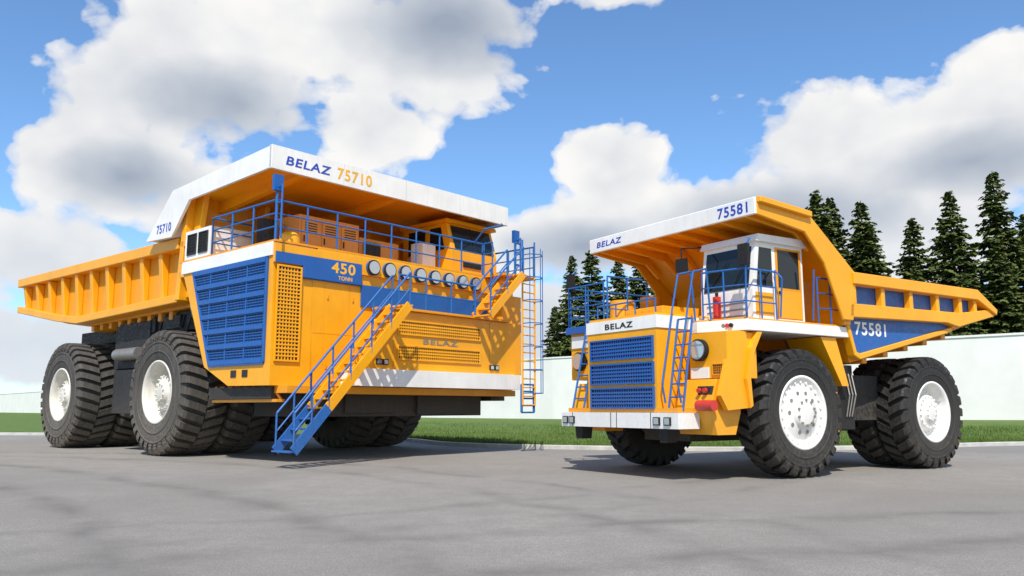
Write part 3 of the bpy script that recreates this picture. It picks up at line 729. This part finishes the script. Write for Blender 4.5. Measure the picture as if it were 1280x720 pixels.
# ================================================================== TREES
m, nt, b = newmat('needles')
oi = N(nt, 'ShaderNodeTexCoord').outputs['Object']
c = mix(nt, ramp(nt, noise(nt, oi, 0.9, 3, 0.6), [(0.35, 0.0), (0.65, 1.0)]), (0.032, 0.06, 0.014), (0.10, 0.14, 0.03))
c = mix(nt, ramp(nt, noise(nt, oi, 5, 2), [(0.45, 0.0), (0.7, 0.7)]), c, (0.19, 0.18, 0.055))
nt.links.new(c, b.inputs['Base Color']); b.inputs['Roughness'].default_value = 0.8; b.inputs['Specular IOR Level'].default_value = 0.2
m, nt, b = newmat('bark'); b.inputs['Base Color'].default_value = (0.07, 0.05, 0.035, 1); b.inputs['Roughness'].default_value = 0.9

def spruce_mesh(seed, H=20.0, dens=1.25):
    rnd = random.Random(seed); mb = MB()
    mb.cyl((0, 0, -0.2), (0, 0, H*0.5), 0.26, 'bark', 8, 0.15); mb.cyl((0, 0, H*0.5), (0, 0, H), 0.15, 'bark', 6, 0.02)
    z = 1.2
    base = H*rnd.uniform(0.17, 0.2)
    V = []; F = []
    ph = rnd.uniform(0, 6)
    while z < H-0.1:
        t = z/H
        rad = base*((1-t)**0.8)*(0.75+0.25*min(1, t*6))*(1+0.12*math.sin(z*1.7+ph))+0.12
        nb = int((6+5*(1-t))*dens)
        a0 = rnd.uniform(0, 6.3)
        for k_ in range(nb):
            if rnd.random() < 0.10: continue
            a = a0+k_*2*PI/nb+rnd.uniform(-.3, .3); Lb = rad*rnd.uniform(0.55, 1.2)
            droop = rnd.uniform(0.12, 0.34)*(0.5+(1-t)); zz = z+rnd.uniform(-.3, .3)
            ca, sa = math.cos(a), math.sin(a)
            def P(s): return Vector((ca*Lb*s, sa*Lb*s, zz + 0.15*Lb*s - droop*Lb*s*s*1.3 + (0.18*Lb*max(0, s-.7))))
            if Lb > 1: mb.cyl(P(0), P(0.9), 0.035, 'bark', 3, 0.01)
            nt_ = max(3, int(Lb*6.0*dens))
            for q in range(nt_):
                s = (q+rnd.random())/nt_; s = 0.1+0.92*s
                p = P(s); w = (0.22+0.42*Lb/3.0*(1.05-abs(s-0.55)*1.4))
                for sd in (-1, 1):
                    an = a+sd*rnd.uniform(0.4, 1.2)
                    ln = w*rnd.uniform(0.8, 1.5); dz = -rnd.uniform(0.12, 0.75)*ln
                    e = p+Vector((math.cos(an)*ln, math.sin(an)*ln, dz))
                    wd = Vector((-math.sin(an), math.cos(an), rnd.uniform(-.9, .9)))*0.13*rnd.uniform(0.7, 1.4)
                    mid_ = p.lerp(e, 0.45)
                    o_ = len(V); V += [p, mid_-wd, e, mid_+wd+Vector((0, 0, 0.03))]; F.append((o_, o_+1, o_+2, o_+3))
        z += 0.22+0.18*(1-t)
    mb.add(V, F, 'needles')
    me = bpy.data.meshes.new('spruce'); me.from_pydata(mb.v, [], mb.f)
    for k_ in ('bark', 'needles'): me.materials.append(MATS[k_])
    me.polygons.foreach_set('material_index', [0 if x == 'bark' else 1 for x in mb.m]); me.update()
    return me
TM = [spruce_mesh(11), spruce_mesh(23), spruce_mesh(37), spruce_mesh(51)]
TL = [(42.5, 70, 22.3), (38.5, 70, 20.4), (35.6, 71, 18.3), (26.8, 70, 20.4), (30.7, 70, 19.6), (45.6, 71, 18.6), (32.6, 73, 18.2), (28.8, 72, 20.2), (34.2, 68, 13.5), (40.6, 67, 15.5), (36.9, 66, 12.5), (44.2, 66, 14.5),
      (24.6, 72, 18), (48.5, 70, 20.5), (52, 71, 19), (56, 73, 21), (22, 75, 16),
      (5.3, 71, 14.8), (7.1, 72, 15.6), (9.4, 71, 14.6), (3.8, 72, 10.5), (11.5, 73, 15), (14, 74, 16), (18, 75, 17)]
for i, (x, y, h) in enumerate(TL):
    o = bpy.data.objects.new('spruce_tree', TM[i % 4]); COL.objects.link(o)
    s = h/20.0; o.location = (x, y, 0); o.scale = (s*random.uniform(.95, 1.25),)*2+(s,); o.rotation_euler = (0, 0, random.uniform(0, 6.3))

# ================================================================== SKY + SUN
sun_h = Vector((-0.03, -1.0, 0)).normalized(); elev = math.radians(52)
sd = Vector((sun_h.x*math.cos(elev), sun_h.y*math.cos(elev), math.sin(elev)))
w = bpy.data.worlds.new('World'); sc.world = w; w.use_nodes = True
nt = w.node_tree; nt.nodes.clear()
out = nt.nodes.new('ShaderNodeOutputWorld')
sky = nt.nodes.new('ShaderNodeTexSky'); sky.sky_type = 'NISHITA'; sky.sun_disc = False
sky.sun_elevation = elev; sky.sun_rotation = math.atan2(sun_h.x, sun_h.y); sky.air_density = 1.0; sky.dust_density = 0.3; sky.ozone_density = 2.0
bg = nt.nodes.new('ShaderNodeBackground'); bg.inputs[1].default_value = 0.15
nt.links.new(mix(nt, 1.0, sky.outputs[0], (0.84, 1.08, 1.28), 'MULTIPLY'), bg.inputs[0])
tc = nt.nodes.new('ShaderNodeTexCoord').outputs['Generated']
sep = nt.nodes.new('ShaderNodeSeparateXYZ'); nt.links.new(tc, sep.inputs[0])
az = mth(nt, 'MULTIPLY', mth(nt, 'ARCTAN2', sep.outputs[0], sep.outputs[1]), 57.2958)
el = mth(nt, 'MULTIPLY', mth(nt, 'ARCSINE', sep.outputs[2]), 57.2958)
cb = nt.nodes.new('ShaderNodeCombineXYZ'); nt.links.new(az, cb.inputs[0]); nt.links.new(el, cb.inputs[1])
def blobs(LST, sm=0.2):
    field = None
    for a, e, ww, hh in LST:
        s = nt.nodes.new('ShaderNodeVectorMath'); s.operation = 'SUBTRACT'; nt.links.new(cb.outputs[0], s.inputs[0]); s.inputs[1].default_value = (a, e, 0)
        mu = nt.nodes.new('ShaderNodeVectorMath'); mu.operation = 'MULTIPLY'; nt.links.new(s.outputs[0], mu.inputs[0]); mu.inputs[1].default_value = (1/ww, 1/hh, 0)
        ln = nt.nodes.new('ShaderNodeVectorMath'); ln.operation = 'LENGTH'; nt.links.new(mu.outputs[0], ln.inputs[0])
        v = mth(nt, 'SUBTRACT', 1.0, ln.outputs['Value'])
        field = v if field is None else mth(nt, 'SMOOTH_MAX', field, v, sm)
    return field
CL = [(-21.5, 21.5, 9, 7.0), (-14, 25.5, 9, 5), (-6, 25.2, 8.5, 5.2), (-10.5, 18.8, 4.5, 3.2), (-26, 15, 6, 4.5), (-30, 9, 8, 3.4), (-20, 13, 8, 4),
      (7.2, 16.4, 4.0, 3.6), (4.5, 12.3, 8, 3.4), (0, 11.5, 5, 2.6), (22, 17.3, 8.5, 4.0), (30, 17.3, 8, 4.4), (25, 13, 13, 6), (14.5, 13.3, 6, 3.4), (7.0, 28.6, 6, 2.2), (38, 14, 10, 6),
      (-45, 10, 12, 5), (52, 12, 12, 6), (10, 5, 30, 4), (-28, 4, 14, 2.6)]
field = blobs(CL)
gen = mth(nt, 'MULTIPLY_ADD', noise(nt, tc, 1.6, 2), 5.0, -2.7)
side_m = ramp(nt, mth(nt, 'DIVIDE', mth(nt, 'ABSOLUTE', az), 100.0), [(0.42, 0.0), (0.55, 1.0)])
up_m = ramp(nt, mth(nt, 'DIVIDE', el, 90.0), [(0.36, 0.0), (0.5, 1.0)])
gate = mth(nt, 'MAXIMUM', side_m, up_m)
gen = mth(nt, 'MULTIPLY_ADD', mth(nt, 'ADD', gen, 2.0), gate, -2.0)
field = mth(nt, 'MAXIMUM', mth(nt, 'MAXIMUM', field, -1.0), gen)
mp = nt.nodes.new('ShaderNodeMapping'); mp.inputs['Scale'].default_value = (1, 1, 1.25); nt.links.new(tc, mp.inputs[0])
n1 = noise(nt, mp.outputs[0], 6.5, 6, 0.55, 0.25)
def voro(scale):
    v = nt.nodes.new('ShaderNodeTexVoronoi'); v.feature = 'SMOOTH_F1'; v.inputs['Scale'].default_value = scale; v.inputs['Smoothness'].default_value = 0.25
    wn = nt.nodes.new('ShaderNodeVectorMath'); wn.operation = 'MULTIPLY_ADD'
    nn = nt.nodes.new('ShaderNodeTexNoise'); nn.inputs['Scale'].default_value = scale*1.6; nn.inputs['Detail'].default_value = 3; nt.links.new(mp.outputs[0], nn.inputs['Vector'])
    nt.links.new(nn.outputs['Color'], wn.inputs[0]); wn.inputs[1].default_value = (0.55/scale,)*3; nt.links.new(mp.outputs[0], wn.inputs[2])
    nt.links.new(wn.outputs[0], v.inputs['Vector']); return v.outputs['Distance']
v1 = voro(15); v2 = voro(38)
puff = mth(nt, 'SUBTRACT', 0.62, mth(nt, 'ADD', mth(nt, 'MULTIPLY', v1, 0.9), mth(nt, 'MULTIPLY', v2, 0.45)))
D = mth(nt, 'ADD', field, mth(nt, 'MULTIPLY_ADD', n1, 1.7, -0.78))
D = mth(nt, 'ADD', D, mth(nt, 'MULTIPLY', puff, 0.5))
alpha = ramp(nt, D, [(0.06, 0.0), (0.13, 0.6), (0.26, 1.0)])
thick = ramp(nt, D, [(0.2, 0.0), (0.9, 1.0)])
GF = mth(nt, 'MAXIMUM', blobs([(-5, 26.5, 9, 4.5), (-19, 20, 8, 3.2), (-26, 14.5, 6, 2.5), (19, 12.5, 11, 3.2), (5, 11.2, 7, 2.2), (30, 15, 8, 2.5)]), 0.0)
lo_n = noise(nt, mp.outputs[0], 4.0, 4, 0.5)
lit = mth(nt, 'SUBTRACT', 0.93, mth(nt, 'MULTIPLY', thick, 0.16))
lit = mth(nt, 'SUBTRACT', lit, mth(nt, 'MULTIPLY', GF, 0.75))
lit = mth(nt, 'ADD', lit, mth(nt, 'MULTIPLY_ADD', lo_n, 0.7, -0.35))
lit = mth(nt, 'ADD', lit, mth(nt, 'MULTIPLY', puff, 0.32))
ccol = ramp(nt, lit, [(0.0, (0.36, 0.42, 0.52)), (0.4, (0.55, 0.60, 0.68)), (0.8, (0.86, 0.87, 0.89)), (1.0, (1.0, 0.99, 0.97))])
haze = ramp(nt, mth(nt, 'DIVIDE', el, 30.0), [(0.0, 0.6), (0.45, 0.0)])
ccol = mix(nt, haze, ccol, (0.60, 0.72, 0.86))
bg2 = nt.nodes.new('ShaderNodeBackground'); nt.links.new(ccol, bg2.inputs[0]); bg2.inputs[1].default_value = 0.97
ms = nt.nodes.new('ShaderNodeMixShader'); nt.links.new(alpha, ms.inputs[0]); nt.links.new(bg.outputs[0], ms.inputs[1]); nt.links.new(bg2.outputs[0], ms.inputs[2])
nt.links.new(ms.outputs[0], out.inputs[0])
try: w.cycles.sampling_method = 'NONE'
except Exception as e: print(e)

ld = bpy.data.lights.new('sun', 'SUN'); ld.energy = 5.0; ld.angle = math.radians(0.5); ld.color = (1, 0.955, 0.88)
lo = bpy.data.objects.new('sun', ld); COL.objects.link(lo); lo.rotation_euler = (-sd).to_track_quat('-Z', 'Y').to_euler(); lo.location = (0, 0, 50)

cd = bpy.data.cameras.new('camera'); cd.sensor_width = 36; cd.lens = 1020/1280*36; cd.clip_end = 6000
co = bpy.data.objects.new('camera', cd); COL.objects.link(co); co.location = (0, 0, 1.5); co.rotation_euler = (PI/2+math.atan(150/1020), 0, 0)
sc.camera = co
sc.view_settings.view_transform = 'Standard'; sc.view_settings.look = 'None'; sc.view_settings.exposure = 0
